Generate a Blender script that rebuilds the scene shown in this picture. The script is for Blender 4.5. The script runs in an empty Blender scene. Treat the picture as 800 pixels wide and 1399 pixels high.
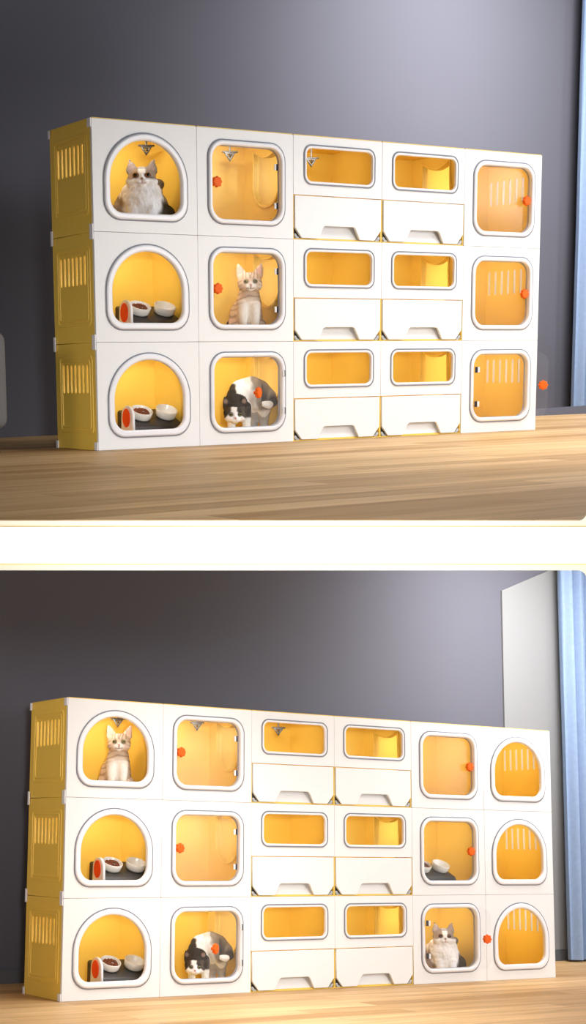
import bpy, bmesh, math, random
from mathutils import Matrix, Vector, noise

random.seed(4)
scene = bpy.context.scene
COL = scene.collection
PI = math.pi

# ------------------------------------------------------------------ camera, world, light, exposure
cam_data = bpy.data.cameras.new('camera')
cam = bpy.data.objects.new('camera', cam_data)
COL.objects.link(cam)
cam_data.sensor_width = 36.0
cam_data.lens = 2000.0 * 36.0 / 1399.0
cam_data.shift_x = (400 - 200) / 1399.0
cam_data.shift_y = (845 - 699.5) / 1399.0
cam_data.clip_start = 0.05
CAM_R = ((0.8556401690555253, -0.5173490985500205, 0.015159529284024788),
         (0.08963731803990645, 0.11927622711011183, -0.9888065194268238),
         (0.509749990008087, 0.8474214369933405, 0.1484313168131884))
CAM_T = Vector((-0.3349992141332432, 1.5065643359840735, 5.749864316471671))
UP_R = ((0.8561404715904367, -0.5164344209025312, -0.0178600619251972),
        (-0.09979791500781571, -0.13133442775013485, -0.9863020045846188),
        (0.5070146635601355, 0.8461954602777138, -0.1639797973544019))
UP_T = Vector((-0.17916709253160726, -0.6293570815508052, 5.4932608376295065))
M2 = Matrix(CAM_R)
M1 = Matrix(UP_R)
cam_loc = -(M2.transposed() @ CAM_T)
r, d, f = M2[0], M2[1], M2[2]
cam.matrix_world = Matrix(((r[0], -d[0], -f[0], cam_loc[0]), (r[1], -d[1], -f[1], cam_loc[1]),
                           (r[2], -d[2], -f[2], cam_loc[2]), (0, 0, 0, 1)))
scene.camera = cam
# the lower room stands level; the upper room set is raked towards the viewer on a sloping storey
LOWER = Matrix.Identity(4)
UPPER = Matrix.Translation(M2.transposed() @ (UP_T - CAM_T)) @ (M2.transposed() @ M1).to_4x4()

world = bpy.data.worlds.new('world')
scene.world = world
world.use_nodes = True
world.node_tree.nodes['Background'].inputs[0].default_value = (0.80, 0.88, 1.0, 1)
world.node_tree.nodes['Background'].inputs[1].default_value = 0.035

scene.view_settings.view_transform = 'Standard'
scene.view_settings.look = 'None'
scene.view_settings.exposure = 0.0
scene.view_settings.gamma = 1.0
scene.view_settings.use_curve_mapping = False


def area(name, room, loc, target, size, energy, color=(1, 1, 1), size_y=None, spread=180):
    l = bpy.data.lights.new(name, 'AREA')
    l.energy = energy
    l.color = color
    l.shape = 'RECTANGLE'
    l.size = size
    l.size_y = size_y or size
    l.spread = math.radians(spread)
    o = bpy.data.objects.new(name, l)
    COL.objects.link(o)
    p = room @ Vector(loc)
    t = room @ Vector(target)
    o.matrix_world = Matrix.Translation(p) @ (t - p).to_track_quat('-Z', 'Y').to_matrix().to_4x4()
    return o


# key and front lights from the right of each room, a small side light on the left, an unseen narrow fill added to whiten the storey edge
COOL = (0.95, 0.975, 1.0)
WARM = (1.0, 0.88, 0.80)
area('key_light', UPPER, (5.4, -2.9, 1.7), (2.3, 0.2, 0.9), 0.9, 56, COOL)
area('key_light', LOWER, (6.0, -3.8, 1.5), (2.5, 0.2, 0.8), 0.9, 34, COOL)
area('front_light', UPPER, (3.0, -4.8, 1.5), (2.2, 0.2, 0.6), 1.2, 84, COOL)
area('front_light', LOWER, (3.3, -4.8, 0.9), (2.2, 0.2, 0.6), 1.2, 60, COOL)
area('side_light', UPPER, (-2.4, -0.2, 0.9), (0.0, 0.15, 0.7), 0.5, 6.5, WARM)
area('side_light', LOWER, (-2.4, -0.2, 0.9), (0.0, 0.15, 0.7), 0.5, 7.5, WARM)
area('floor_fill', UPPER, (2.0, -1.7, 2.7), (2.0, -1.7, 0.0), 2.0, 66, spread=100)  # unseen overhead fills, added to brighten the floors
area('floor_fill', LOWER, (0.5, -0.7, 1.72), (0.5, -0.8, 0.0), 0.8, 14, spread=100)
area('wall_wash', UPPER, (3.3, 0.1, 3.0), (3.5, 1.8, 1.25), 1.1, 92, spread=120)  # unseen washes, added to make a bright pool on each back wall
area('wall_wash', LOWER, (2.9, -0.25, 2.3), (2.9, 0.73, 1.15), 0.8, 34, spread=130)
area('slab_fill', LOWER, (-2.6, -5.6, 0.95), (-1.1, -2.9, 1.2), 0.3, 9.5, spread=42)

# ------------------------------------------------------------------ materials


def mat(name, color, rough=0.5, spec=0.5, metal=0.0, var=0.0, scale=20.0, bump=0.0, bscale=80.0, coat=0.0):
    m = bpy.data.materials.new(name)
    m.use_nodes = True
    nt = m.node_tree
    b = nt.nodes['Principled BSDF']
    b.inputs['Base Color'].default_value = (*color, 1)
    b.inputs['Roughness'].default_value = rough
    b.inputs['Metallic'].default_value = metal
    b.inputs['Specular IOR Level'].default_value = spec
    b.inputs['Coat Weight'].default_value = coat
    tc = nt.nodes.new('ShaderNodeTexCoord')
    if var:
        n = nt.nodes.new('ShaderNodeTexNoise')
        n.inputs['Scale'].default_value = scale
        n.inputs['Detail'].default_value = 4
        nt.links.new(tc.outputs['Object'], n.inputs['Vector'])
        mx = nt.nodes.new('ShaderNodeMix')
        mx.data_type = 'RGBA'
        mx.inputs[6].default_value = (*[c * (1 - var) for c in color], 1)
        mx.inputs[7].default_value = (*[min(1, c * (1 + var)) for c in color], 1)
        nt.links.new(n.outputs['Fac'], mx.inputs[0])
        nt.links.new(mx.outputs[2], b.inputs['Base Color'])
    if bump:
        n2 = nt.nodes.new('ShaderNodeTexNoise')
        n2.inputs['Scale'].default_value = bscale
        n2.inputs['Detail'].default_value = 3
        nt.links.new(tc.outputs['Object'], n2.inputs['Vector'])
        bp = nt.nodes.new('ShaderNodeBump')
        bp.inputs['Strength'].default_value = bump
        bp.inputs['Distance'].default_value = 0.003
        nt.links.new(n2.outputs['Fac'], bp.inputs['Height'])
        nt.links.new(bp.outputs['Normal'], b.inputs['Normal'])
    return m


WHITE = mat('white_plastic', (0.86, 0.86, 0.865), 0.4, var=0.01)
FRAMEW = mat('white_frame_plastic', (0.88, 0.88, 0.92), 0.3, var=0.01)
YELLOW = mat('yellow_plastic', (0.93, 0.635, 0.105), 0.42, var=0.02, scale=6)
SEAL = mat('grey_rubber', (0.22, 0.23, 0.27), 0.6, var=0.05)
GASKET = mat('pale_grey_rubber', (0.42, 0.43, 0.48), 0.5, var=0.05)
ORANGE = mat('orange_plastic', (0.88, 0.13, 0.004), 0.55, 0.25, var=0.05)
CHAR = mat('charcoal_plastic', (0.035, 0.032, 0.030), 0.45, var=0.1)
DARK = mat('black_plastic', (0.015, 0.015, 0.03), 0.4, var=0.1)
LOUVRE = mat('pale_grey_plastic', (0.78, 0.80, 0.85), 0.4, var=0.03)
CLIP = mat('grey_clear_plastic', (0.45, 0.46, 0.47), 0.2, var=0.3, scale=60)
CHROME = mat('chrome', (0.13, 0.125, 0.12), 0.35, metal=1.0, var=0.1)
CERAMIC = mat('white_ceramic', (0.85, 0.83, 0.78), 0.2, coat=0.3, var=0.02)
KIBBLE = mat('kibble_brown', (0.20, 0.055, 0.02), 0.8, var=0.4, scale=120)
RED = mat('red_plastic', (0.9, 0.06, 0.01), 0.35, var=0.05)
SLAB = mat('white_plaster', (0.93, 0.93, 0.93), 0.8, var=0.005, scale=4)
CREAM = mat('cream_paint', (0.93, 0.85, 0.66), 0.7, var=0.01)
GOLD = mat('pale_gold_paint', (0.90, 0.70, 0.34), 0.6, var=0.02)
WALL = mat('slate_wall_paint', (0.112, 0.111, 0.135), 0.9, 0.08, var=0.04, scale=1.5, bump=0.05, bscale=60)
LIGHTGREY = mat('light_grey_matte', (0.235, 0.235, 0.24), 0.9, 0.1, var=0.03, scale=2)
BASEB = mat('dark_grey_baseboard', (0.10, 0.105, 0.12), 0.5, var=0.05)
SOFA = mat('grey_upholstery', (0.17, 0.165, 0.165), 0.9, 0.2, var=0.15, scale=150, bump=0.3, bscale=300)
CURTAIN = mat('blue_curtain_fabric', (0.24, 0.325, 0.49), 0.85, 0.2, var=0.1, scale=40, bump=0.2, bscale=200)
LEGWOOD = mat('dark_leg', (0.05, 0.045, 0.045), 0.5, var=0.1)


def acrylic():
    m = bpy.data.materials.new('clear_acrylic')
    m.use_nodes = True
    nt = m.node_tree
    nt.nodes.clear()
    out = nt.nodes.new('ShaderNodeOutputMaterial')
    tr = nt.nodes.new('ShaderNodeBsdfTransparent')
    tr.inputs[0].default_value = (0.985, 0.985, 0.985, 1)
    gl = nt.nodes.new('ShaderNodeBsdfGlossy')
    gl.inputs['Roughness'].default_value = 0.12
    di = nt.nodes.new('ShaderNodeBsdfDiffuse')
    di.inputs[0].default_value = (0.9, 0.9, 0.92, 1)
    m1 = nt.nodes.new('ShaderNodeMixShader')
    m2 = nt.nodes.new('ShaderNodeMixShader')
    m1.inputs[0].default_value = 0.020
    nt.links.new(tr.outputs[0], m1.inputs[1])
    nt.links.new(di.outputs[0], m1.inputs[2])
    m2.inputs[0].default_value = 0.006
    nt.links.new(m1.outputs[0], m2.inputs[1])
    nt.links.new(gl.outputs[0], m2.inputs[2])
    nt.links.new(m2.outputs[0], out.inputs[0])
    return m


ACRYLIC = acrylic()


def wood():
    m = bpy.data.materials.new('oak_planks')
    m.use_nodes = True
    nt = m.node_tree
    b = nt.nodes['Principled BSDF']
    tc = nt.nodes.new('ShaderNodeTexCoord')
    br = nt.nodes.new('ShaderNodeTexBrick')
    br.inputs['Scale'].default_value = 1.0
    br.inputs['Brick Width'].default_value = 1.1
    br.inputs['Row Height'].default_value = 0.12
    br.inputs['Mortar Size'].default_value = 0.0016
    br.inputs['Mortar Smooth'].default_value = 0.3
    br.inputs['Bias'].default_value = 0.0
    br.offset = 0.37
    br.inputs['Color1'].default_value = (0.47, 0.275, 0.110, 1)
    br.inputs['Color2'].default_value = (0.72, 0.475, 0.235, 1)
    br.inputs['Mortar'].default_value = (0.42, 0.26, 0.12, 1)
    nt.links.new(tc.outputs['Object'], br.inputs['Vector'])
    mp = nt.nodes.new('ShaderNodeMapping')
    mp.inputs['Scale'].default_value = (1.0, 13.0, 1.0)
    nt.links.new(tc.outputs['Object'], mp.inputs['Vector'])
    n = nt.nodes.new('ShaderNodeTexNoise')
    n.inputs['Scale'].default_value = 1.6
    n.inputs['Detail'].default_value = 6
    n.inputs['Distortion'].default_value = 0.6
    nt.links.new(mp.outputs[0], n.inputs['Vector'])
    rp = nt.nodes.new('ShaderNodeValToRGB')
    rp.color_ramp.elements[0].position = 0.30
    rp.color_ramp.elements[0].color = (0.80, 0.76, 0.70, 1)
    rp.color_ramp.elements[1].position = 0.68
    rp.color_ramp.elements[1].color = (1.12, 1.12, 1.13, 1)
    nt.links.new(n.outputs['Fac'], rp.inputs[0])
    mx = nt.nodes.new('ShaderNodeMix')
    mx.data_type = 'RGBA'
    mx.blend_type = 'MULTIPLY'
    mx.inputs[0].default_value = 1.0
    nt.links.new(br.outputs['Color'], mx.inputs[6])
    nt.links.new(rp.outputs[0], mx.inputs[7])
    nt.links.new(mx.outputs[2], b.inputs['Base Color'])
    b.inputs['Roughness'].default_value = 0.5
    b.inputs['Specular IOR Level'].default_value = 0.25
    return m


WOOD = wood()


def fur_mat():
    m = bpy.data.materials.new('cat_fur')
    m.use_nodes = True
    nt = m.node_tree
    b = nt.nodes['Principled BSDF']
    at = nt.nodes.new('ShaderNodeAttribute')
    at.attribute_name = 'fur'
    tc = nt.nodes.new('ShaderNodeTexCoord')
    mp = nt.nodes.new('ShaderNodeMapping')
    mp.inputs['Scale'].default_value = (260, 260, 90)
    nt.links.new(tc.outputs['Object'], mp.inputs['Vector'])
    n = nt.nodes.new('ShaderNodeTexNoise')
    n.inputs['Scale'].default_value = 1
    n.inputs['Detail'].default_value = 3
    nt.links.new(mp.outputs[0], n.inputs['Vector'])
    rp = nt.nodes.new('ShaderNodeMapRange')
    rp.inputs['To Min'].default_value = 0.86
    rp.inputs['To Max'].default_value = 1.22
    nt.links.new(n.outputs['Fac'], rp.inputs['Value'])
    mx = nt.nodes.new('ShaderNodeMix')
    mx.data_type = 'RGBA'
    mx.blend_type = 'MULTIPLY'
    mx.inputs[0].default_value = 1.0
    nt.links.new(at.outputs['Color'], mx.inputs[6])
    nt.links.new(rp.outputs[0], mx.inputs[7])
    nt.links.new(mx.outputs[2], b.inputs['Base Color'])
    bp = nt.nodes.new('ShaderNodeBump')
    bp.inputs['Strength'].default_value = 0.5
    bp.inputs['Distance'].default_value = 0.003
    nt.links.new(n.outputs['Fac'], bp.inputs['Height'])
    nt.links.new(bp.outputs['Normal'], b.inputs['Normal'])
    b.inputs['Roughness'].default_value = 0.85
    b.inputs['Specular IOR Level'].default_value = 0.15
    return m


def eye_mat():
    m = bpy.data.materials.new('cat_eye')
    m.use_nodes = True
    nt = m.node_tree
    b = nt.nodes['Principled BSDF']
    at = nt.nodes.new('ShaderNodeAttribute')
    at.attribute_name = 'fur'
    nt.links.new(at.outputs['Color'], b.inputs['Base Color'])
    b.inputs['Roughness'].default_value = 0.08
    return m


FUR = fur_mat()
EYE = eye_mat()

# ------------------------------------------------------------------ mesh helpers
FRONT = lambda y1: Matrix(((1, 0, 0, 0), (0, 0, -1, y1), (0, 1, 0, 0), (0, 0, 0, 1)))   # plate drawn in X-Z, thickness towards -Y from y1
SIDE = lambda x0: Matrix(((0, 0, 1, x0), (1, 0, 0, 0), (0, 1, 0, 0), (0, 0, 0, 1)))     # plate drawn in Y-Z, thickness towards +X from x0
TOP = lambda z0: Matrix.Translation((0, 0, z0))


def rrect(x0, y0, x1, y1, r=0.0, n=6):
    if r <= 0:
        return [(x0, y0), (x1, y0), (x1, y1), (x0, y1)]
    pts = []
    for cx, cy, a0 in ((x1 - r, y0 + r, -90), (x1 - r, y1 - r, 0), (x0 + r, y1 - r, 90), (x0 + r, y0 + r, 180)):
        for k in range(n + 1):
            a = math.radians(a0 + 90 * k / n)
            pts.append((cx + r * math.cos(a), cy + r * math.sin(a)))
    return pts


def arch(x0, y0, x1, y1, ry, r, n=6, na=16):
    rx = (x1 - x0) / 2
    cx = (x0 + x1) / 2
    pts = []
    for c, a0 in (((x0 + r, y0 + r), 180), ((x1 - r, y0 + r), 270)):
        for k in range(n + 1):
            a = math.radians(a0 + 90 * k / n)
            pts.append((c[0] + r * math.cos(a), c[1] + r * math.sin(a)))
    for k in range(2 * na + 1):
        a = PI * k / (2 * na)
        pts.append((cx + rx * math.cos(a), y1 - ry + ry * math.sin(a)))
    return pts


def slot(cx, y0, y1, w, n=5):
    r = w / 2
    pts = [(cx + r * math.cos(PI + PI * k / n), y0 + r + r * math.sin(PI + PI * k / n)) for k in range(n + 1)]
    pts += [(cx + r * math.cos(PI * k / n), y1 - r + r * math.sin(PI * k / n)) for k in range(n + 1)]
    return pts


def plate(loops, thick, mtx, bevel=0.0):
    """A flat plate with holes: closed outlines filled and given thickness, edges rounded by bevel."""
    cu = bpy.data.curves.new('plate', 'CURVE')
    cu.dimensions = '2D'
    cu.fill_mode = 'BOTH'
    cu.extrude = thick / 2 - bevel
    cu.bevel_depth = bevel
    cu.bevel_resolution = 2 if bevel else 0
    cu.offset = -bevel
    for lp in loops:
        s = cu.splines.new('POLY')
        s.points.add(len(lp) - 1)
        for p, q in zip(s.points, lp):
            p.co = (q[0], q[1], 0, 1)
        s.use_cyclic_u = True
    o = bpy.data.objects.new('plate', cu)
    COL.objects.link(o)
    dg = bpy.context.evaluated_depsgraph_get()
    me = bpy.data.meshes.new_from_object(o.evaluated_get(dg))
    bpy.data.objects.remove(o)
    bpy.data.curves.remove(cu)
    me.transform(mtx @ Matrix.Translation((0, 0, thick / 2)))
    return me


def joined(*meshes):
    bm = bmesh.new()
    for me in meshes:
        bm.from_mesh(me)
    out = bpy.data.meshes.new('joined')
    bm.to_mesh(out)
    bm.free()
    return out


def box_mesh(x0, y0, z0, x1, y1, z1, bevel=0.0, seg=2):
    bm = bmesh.new()
    bmesh.ops.create_cube(bm, size=1)
    for v in bm.verts:
        v.co = ((x0 + x1) / 2 + v.co.x * (x1 - x0), (y0 + y1) / 2 + v.co.y * (y1 - y0), (z0 + z1) / 2 + v.co.z * (z1 - z0))
    if bevel:
        bmesh.ops.bevel(bm, geom=bm.edges[:], offset=bevel, segments=seg, affect='EDGES', profile=0.5)
    me = bpy.data.meshes.new('box')
    bm.to_mesh(me)
    bm.free()
    return me


def poly_mesh(points, faces):
    me = bpy.data.meshes.new('poly')
    me.from_pydata([tuple(p) for p in points], [], faces)
    bm = bmesh.new()
    bm.from_mesh(me)
    bmesh.ops.recalc_face_normals(bm, faces=bm.faces[:])
    bm.to_mesh(me)
    bm.free()
    return me


def prism(bottom, top):
    n = len(bottom)
    faces = [list(range(n))[::-1], list(range(n, 2 * n))]
    for i in range(n):
        j = (i + 1) % n
        faces.append([i, j, n + j, n + i])
    return poly_mesh(list(bottom) + list(top), faces)


def lathe(profile, seg=32):
    bm = bmesh.new()
    rings = []
    for rr, z in profile:
        if rr < 1e-6:
            rings.append([bm.verts.new((0, 0, z))])
        else:
            rings.append([bm.verts.new((rr * math.cos(2 * PI * k / seg), rr * math.sin(2 * PI * k / seg), z)) for k in range(seg)])
    for a, b in zip(rings, rings[1:]):
        for k in range(seg):
            k2 = (k + 1) % seg
            if len(a) == 1 and len(b) == 1:
                continue
            if len(a) == 1:
                bm.faces.new((a[0], b[k], b[k2]))
            elif len(b) == 1:
                bm.faces.new((a[k], a[k2], b[0]))
            else:
                bm.faces.new((a[k], a[k2], b[k2], b[k]))
    bmesh.ops.recalc_face_normals(bm, faces=bm.faces[:])
    me = bpy.data.meshes.new('lathe')
    bm.to_mesh(me)
    bm.free()
    for p in me.polygons:
        p.use_smooth = True
    return me


def setmat(me, m):
    me.materials.clear()
    me.materials.append(m)
    return me


def smooth(me):
    for p in me.polygons:
        p.use_smooth = True
    return me


def thing(name, room, loc, label, cat, group=None, rotz=0.0):
    o = bpy.data.objects.new(name, None)
    o.empty_display_size = 0.05
    COL.objects.link(o)
    o.matrix_world = room @ Matrix.Translation(loc) @ Matrix.Rotation(rotz, 4, 'Z')
    o['label'] = label
    o['category'] = cat
    if group:
        o['group'] = group
    return o


def part(name, me, parent, mtx=None, label=None):
    o = bpy.data.objects.new(name, me)
    COL.objects.link(o)
    o.parent = parent
    if mtx is not None:
        o.matrix_basis = mtx
    if label:
        o['label'] = label
    return o


def solo(name, me, room, label, cat, group=None, kind=None, mtx=None):
    o = bpy.data.objects.new(name, me)
    COL.objects.link(o)
    o.matrix_world = room @ (mtx if mtx is not None else Matrix.Identity(4))
    o['label'] = label
    o['category'] = cat
    if group:
        o['group'] = group
    if kind:
        o['kind'] = kind
    return o


def struct(name, me, m, room, label=None, cat=None):
    setmat(me, m)
    o = bpy.data.objects.new(name, me)
    COL.objects.link(o)
    o.matrix_world = room
    o['kind'] = 'structure'
    if label:
        o['label'] = label
    if cat:
        o['category'] = cat
    return o


# ------------------------------------------------------------------ the setting
W, D, H = 0.45376, 0.32972, 0.40
CX, CY, FL = 200.0, 845.0, 2000.0
UPINV = UPPER.inverted()


def cam_ray(px, py):
    return M2.transposed() @ Vector(((px - CX) / FL, (py - CY) / FL, 1.0))


def hit(px, py, co, no):
    dr = cam_ray(px, py)
    return cam_loc + dr * ((co - cam_loc).dot(no) / dr.dot(no))


up_n = UPPER.to_3x3() @ Vector((0, 0, 1))
up_o = UPPER.translation.copy()
# front edge of the upper storey floor (the cut through the two storeys)
E0 = hit(-700, 710.5, up_o, up_n)
E1 = hit(1500, 710.5, up_o, up_n)
cut_n = (E1 - E0).cross(up_n).normalized()


def cut(px, py, push=0.0):
    p = hit(px, py, E0, cut_n)
    back = cut_n if cut_n.y > 0 else -cut_n
    return p - back * push


def wall_y_up(x):
    return 1.44 + (x - 0.40) * (1.915 - 1.44) / (4.40 - 0.40)


YW2 = 0.735
# upper storey floor
e0, e1 = UPINV @ E0, UPINV @ E1
XL, XR = -3.6, 7.6
fl_top = [Vector((e0.x, e0.y, 0)), Vector((e1.x, e1.y, 0)), Vector((XR, wall_y_up(XR) + 0.1, 0)), Vector((XL, wall_y_up(XL) + 0.1, 0))]
fl_bot = [p + Vector((0, 0, -0.0015)) for p in fl_top]
struct('floor_upper', prism(fl_bot, fl_top), WOOD, UPPER, 'light oak plank floor of the upper room', 'floor')
# the white storey slab between the two rooms
A0, A1 = cut(-700, 711), cut(1500, 711)
B0, B1 = cut(-700, 778), cut(1500, 778)
dn = (B0 - A0) * 0.5 + (B1 - A1) * 0.5
bk0 = UPPER @ fl_top[3] - up_n * 0.004
bk1 = UPPER @ fl_top[2] - up_n * 0.004
struct('ceiling', prism([B0, B1, bk1 + dn, bk0 + dn], [A0, A1, bk1, bk0]), SLAB, LOWER, 'white storey slab between the two rooms', 'ceiling')


def edge_strip(y0, y1, depth):
    a, b, c, e = cut(-700, y0), cut(1500, y0), cut(1500, y1), cut(-700, y1)
    back = cut_n if cut_n.y > 0 else -cut_n
    return prism([a, b, c, e], [p - back * depth for p in (a, b, c, e)])


struct('trim_1', edge_strip(711.0, 717.2, 0.008), CREAM, LOWER)
struct('trim_2', edge_strip(717.2, 719.0, 0.006), GOLD, LOWER)
struct('trim_3', edge_strip(769.6, 771.4, 0.006), GOLD, LOWER)
struct('trim_4', edge_strip(771.4, 778.4, 0.008), CREAM, LOWER)


def fillet(cx, cy, s):
    """small curved corner piece where the cream trim turns at the right end"""
    n = 8
    pts = [cut(cx + 12, cy), cut(cx, cy)]
    pts += [cut(cx + 12 * math.sin(a), cy - s * 12 * (1 - math.cos(a))) for a in [PI / 2 * k / n for k in range(1, n + 1)]]
    back = cut_n if cut_n.y > 0 else -cut_n
    return prism(pts, [p - back * 0.008 for p in pts])


struct('trim_5', fillet(788, 711.0, 1), CREAM, LOWER)
struct('trim_6', fillet(788, 778.4, -1), CREAM, LOWER)

# walls
wl = [Vector((XL, wall_y_up(XL), 0)), Vector((XR, wall_y_up(XR), 0)), Vector((XR, wall_y_up(XR) + 0.08, 0)), Vector((XL, wall_y_up(XL) + 0.08, 0))]
struct('wall_back', prism(wl, [p + Vector((0, 0, 3.6)) for p in wl]), WALL, UPPER, 'slate grey back wall of the upper room', 'wall')


def soffit(x, y):
    """height of the slab's underside above the lower floor"""
    o = bk0 + dn
    n = (B1 - B0).cross(bk0 + dn - B0)
    return o.z - (n.x * (x - o.x) + n.y * (y - o.y)) / n.z


w0, w1 = -2.6, 6.6
lowp = [Vector((w0, YW2, 0)), Vector((w1, YW2, 0)), Vector((w1, YW2 + 0.08, 0)), Vector((w0, YW2 + 0.08, 0))]
topp = [Vector((p.x, p.y, soffit(p.x, p.y) - 0.01)) for p in lowp]
struct('wall_lower', prism(lowp, topp), WALL, LOWER, 'slate grey back wall of the lower room', 'wall')
fl2 = [Vector((-4, -5.5, -0.05)), Vector((7, -5.5, -0.05)), Vector((7, YW2 + 0.08, -0.05)), Vector((-4, YW2 + 0.08, -0.05))]
struct('floor_lower', prism(fl2, [p + Vector((0, 0, 0.05)) for p in fl2]), WOOD, LOWER, 'light oak plank floor of the lower room', 'floor')
struct('baseboard_lower', box_mesh(w0, YW2 - 0.012, 0.0, w1, YW2, 0.06, 0.003), BASEB, LOWER)
# thin pale grey plate with a slanting top edge at the right of the lower room
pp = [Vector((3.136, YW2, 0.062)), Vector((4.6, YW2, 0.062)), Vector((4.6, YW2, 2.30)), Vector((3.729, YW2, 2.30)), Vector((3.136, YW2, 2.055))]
struct('pale_wall_patch', prism(pp, [p + Vector((0, -0.012, 0)) for p in pp]), LIGHTGREY, LOWER, 'pale grey patch of wall with slanting top edge by the curtain', 'wall')

# ------------------------------------------------------------------ curtains and the armchair


def curtain(room, x0, y0, h, label):
    t = thing('curtain', room, (x0, y0, 0.012), label, 'curtain')
    n, rows = 220, 14
    width = 1.0
    bm = bmesh.new()
    grid = []
    for j in range(rows + 1):
        z = h * j / rows
        row = []
        for i in range(n + 1):
            s = i / n
            ph = s * 2 * PI * 11
            amp = 0.030 * (0.8 + 0.3 * noise.noise(Vector((s * 9, z * 0.4, 3.1))))
            yy = amp * math.sin(ph + 0.5 * noise.noise(Vector((s * 3, z * 0.7, 0)))) + 0.012 * math.sin(2.3 * ph)
            xx = s * width + 0.012 * math.cos(ph)
            row.append(bm.verts.new((xx - 0.012, yy, z)))
        grid.append(row)
    for a, b in zip(grid, grid[1:]):
        for i in range(n):
            bm.faces.new((a[i], a[i + 1], b[i + 1], b[i]))
    me = bpy.data.meshes.new('curtain')
    bm.to_mesh(me)
    bm.free()
    part('curtain_panel', setmat(smooth(me), CURTAIN), t)
    # pleat tape along the head
    part('heading_tape', setmat(box_mesh(0, -0.012, h - 0.05, width, 0.012, h + 0.02, 0.004), CURTAIN), t)


curtain(UPPER, 4.428, 1.78, 3.3, 'blue pleated curtain at the right edge of the upper room')
curtain(LOWER, 3.512, 0.635, 2.25, 'blue pleated curtain at the right edge of the lower room, by pale wall patch')

arm = thing('armchair', UPPER, (-0.70, 0.42, 0.0), 'grey upholstered armchair cut off at the left edge beside yellow cabinet side', 'armchair')
part('seat_base', setmat(smooth(box_mesh(-0.27, -0.28, 0.10, 0.27, 0.30, 0.30, 0.04, 4)), SOFA), arm)
part('seat_cushion', setmat(smooth(box_mesh(-0.265, -0.30, 0.302, 0.265, 0.16, 0.40, 0.035, 4)), SOFA), arm)
part('backrest', setmat(smooth(box_mesh(-0.27, 0.165, 0.302, 0.27, 0.33, 0.78, 0.05, 4)), SOFA), arm)
for sx in (-1, 1):
    part('armrest', setmat(smooth(box_mesh(min(sx * 0.275, sx * 0.40), -0.30, 0.085, max(sx * 0.275, sx * 0.40), 0.32, 0.45, 0.045, 5)), SOFA), arm)
    for sy in (-0.24, 0.27):
        bm = bmesh.new()
        bmesh.ops.create_cone(bm, cap_ends=True, segments=16, radius1=0.011, radius2=0.018, depth=0.10)
        for v in bm.verts:
            v.co = Vector((sx * 0.355 + sx * 0.2 * (0.05 - v.co.z) * 0.6 + v.co.x, sy + v.co.y, v.co.z + 0.05))
        me = bpy.data.meshes.new('leg')
        bm.to_mesh(me)
        bm.free()
        part('leg', setmat(smooth(me), LEGWOOD), arm)

# ------------------------------------------------------------------ cabinet parts (module coordinates: front at y=0, base at z=0)
G = 0.0008                 # half of the joint between two units
X0, X1 = G, W - G
Z0, Z1 = 0.0006, H - 0.0006
TF, TP = 0.012, 0.007      # thickness of white front, yellow panels
U = lambda u: u * W
V = lambda v: v * H
CACHE = {}


def cached(key, fn, m):
    if key not in CACHE:
        CACHE[key] = setmat(fn(), m)
    return CACHE[key]


OUT = {
    'arch': (lambda g: arch(U(.105) + g, V(.117) + g, U(.898) - g, V(.895) - g, 0.172 - g, 0.068 - g * .7)),
    'door': (lambda g: rrect(U(.113) + g, V(.120) + g, U(.903) - g, V(.895) - g, 0.066 - g * .8, 7)),
    'litter': (lambda g: rrect(U(.122) + g, V(.540) + g, U(.907) - g, V(.910) - g, 0.034 - g * .8, 6)),
}
BAND = {'arch': 0.0245, 'door': 0.0175, 'litter': 0.0105}
DV = 0.432                 # top of the drawer


def front_panel(kind):
    z0 = V(DV) if kind == 'litter' else Z0
    return plate([rrect(X0, z0, X1, Z1, 0.0012, 2), OUT[kind](BAND[kind] - 0.004)], TF, FRONT(TF), 0.0008)


def frame_ring(kind):
    return smooth_ring(plate([OUT[kind](0.0), OUT[kind](BAND[kind])], 0.022 if kind != 'litter' else 0.016, FRONT(0.0145 if kind != 'litter' else 0.0128), 0.0068 if kind != 'litter' else 0.0040))


def smooth_ring(me):
    for p in me.polygons:
        p.use_smooth = True
    return me


def seal_ring(kind):
    return plate([OUT[kind](-0.0042), OUT[kind](0.0012)], 0.004, FRONT(0.0005), 0.0012)


def gasket_ring(kind):
    b = BAND[kind]
    return plate([OUT[kind](b - 0.003), OUT[kind](b + 0.0016)], 0.004, FRONT(0.0195), 0.0)


def cat_hole():
    """cat-head shaped passage: a deep U with two pointed ears"""
    ya, yb, zb = D * .24, D * .77, V(.36)
    yc = (ya + yb) / 2
    rx = (yb - ya) / 2
    pts = []
    for k in range(21):
        a = PI + PI * k / 20
        pts.append((yc + rx * math.cos(a), zb + 0.085 + 0.085 * math.sin(a)))
    top = V(.905)
    pts.append((yb - 0.004, top - 0.06))
    pts.append((yb - 0.002, top))
    for k in range(1, 8):
        s = k / 8
        pts.append((yb - 0.002 - (yb - ya - 0.004) * s, top - 0.030 * math.sin(PI * s)))
    pts.append((ya + 0.002, top))
    pts.append((ya + 0.004, top - 0.06))
    return pts


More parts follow.
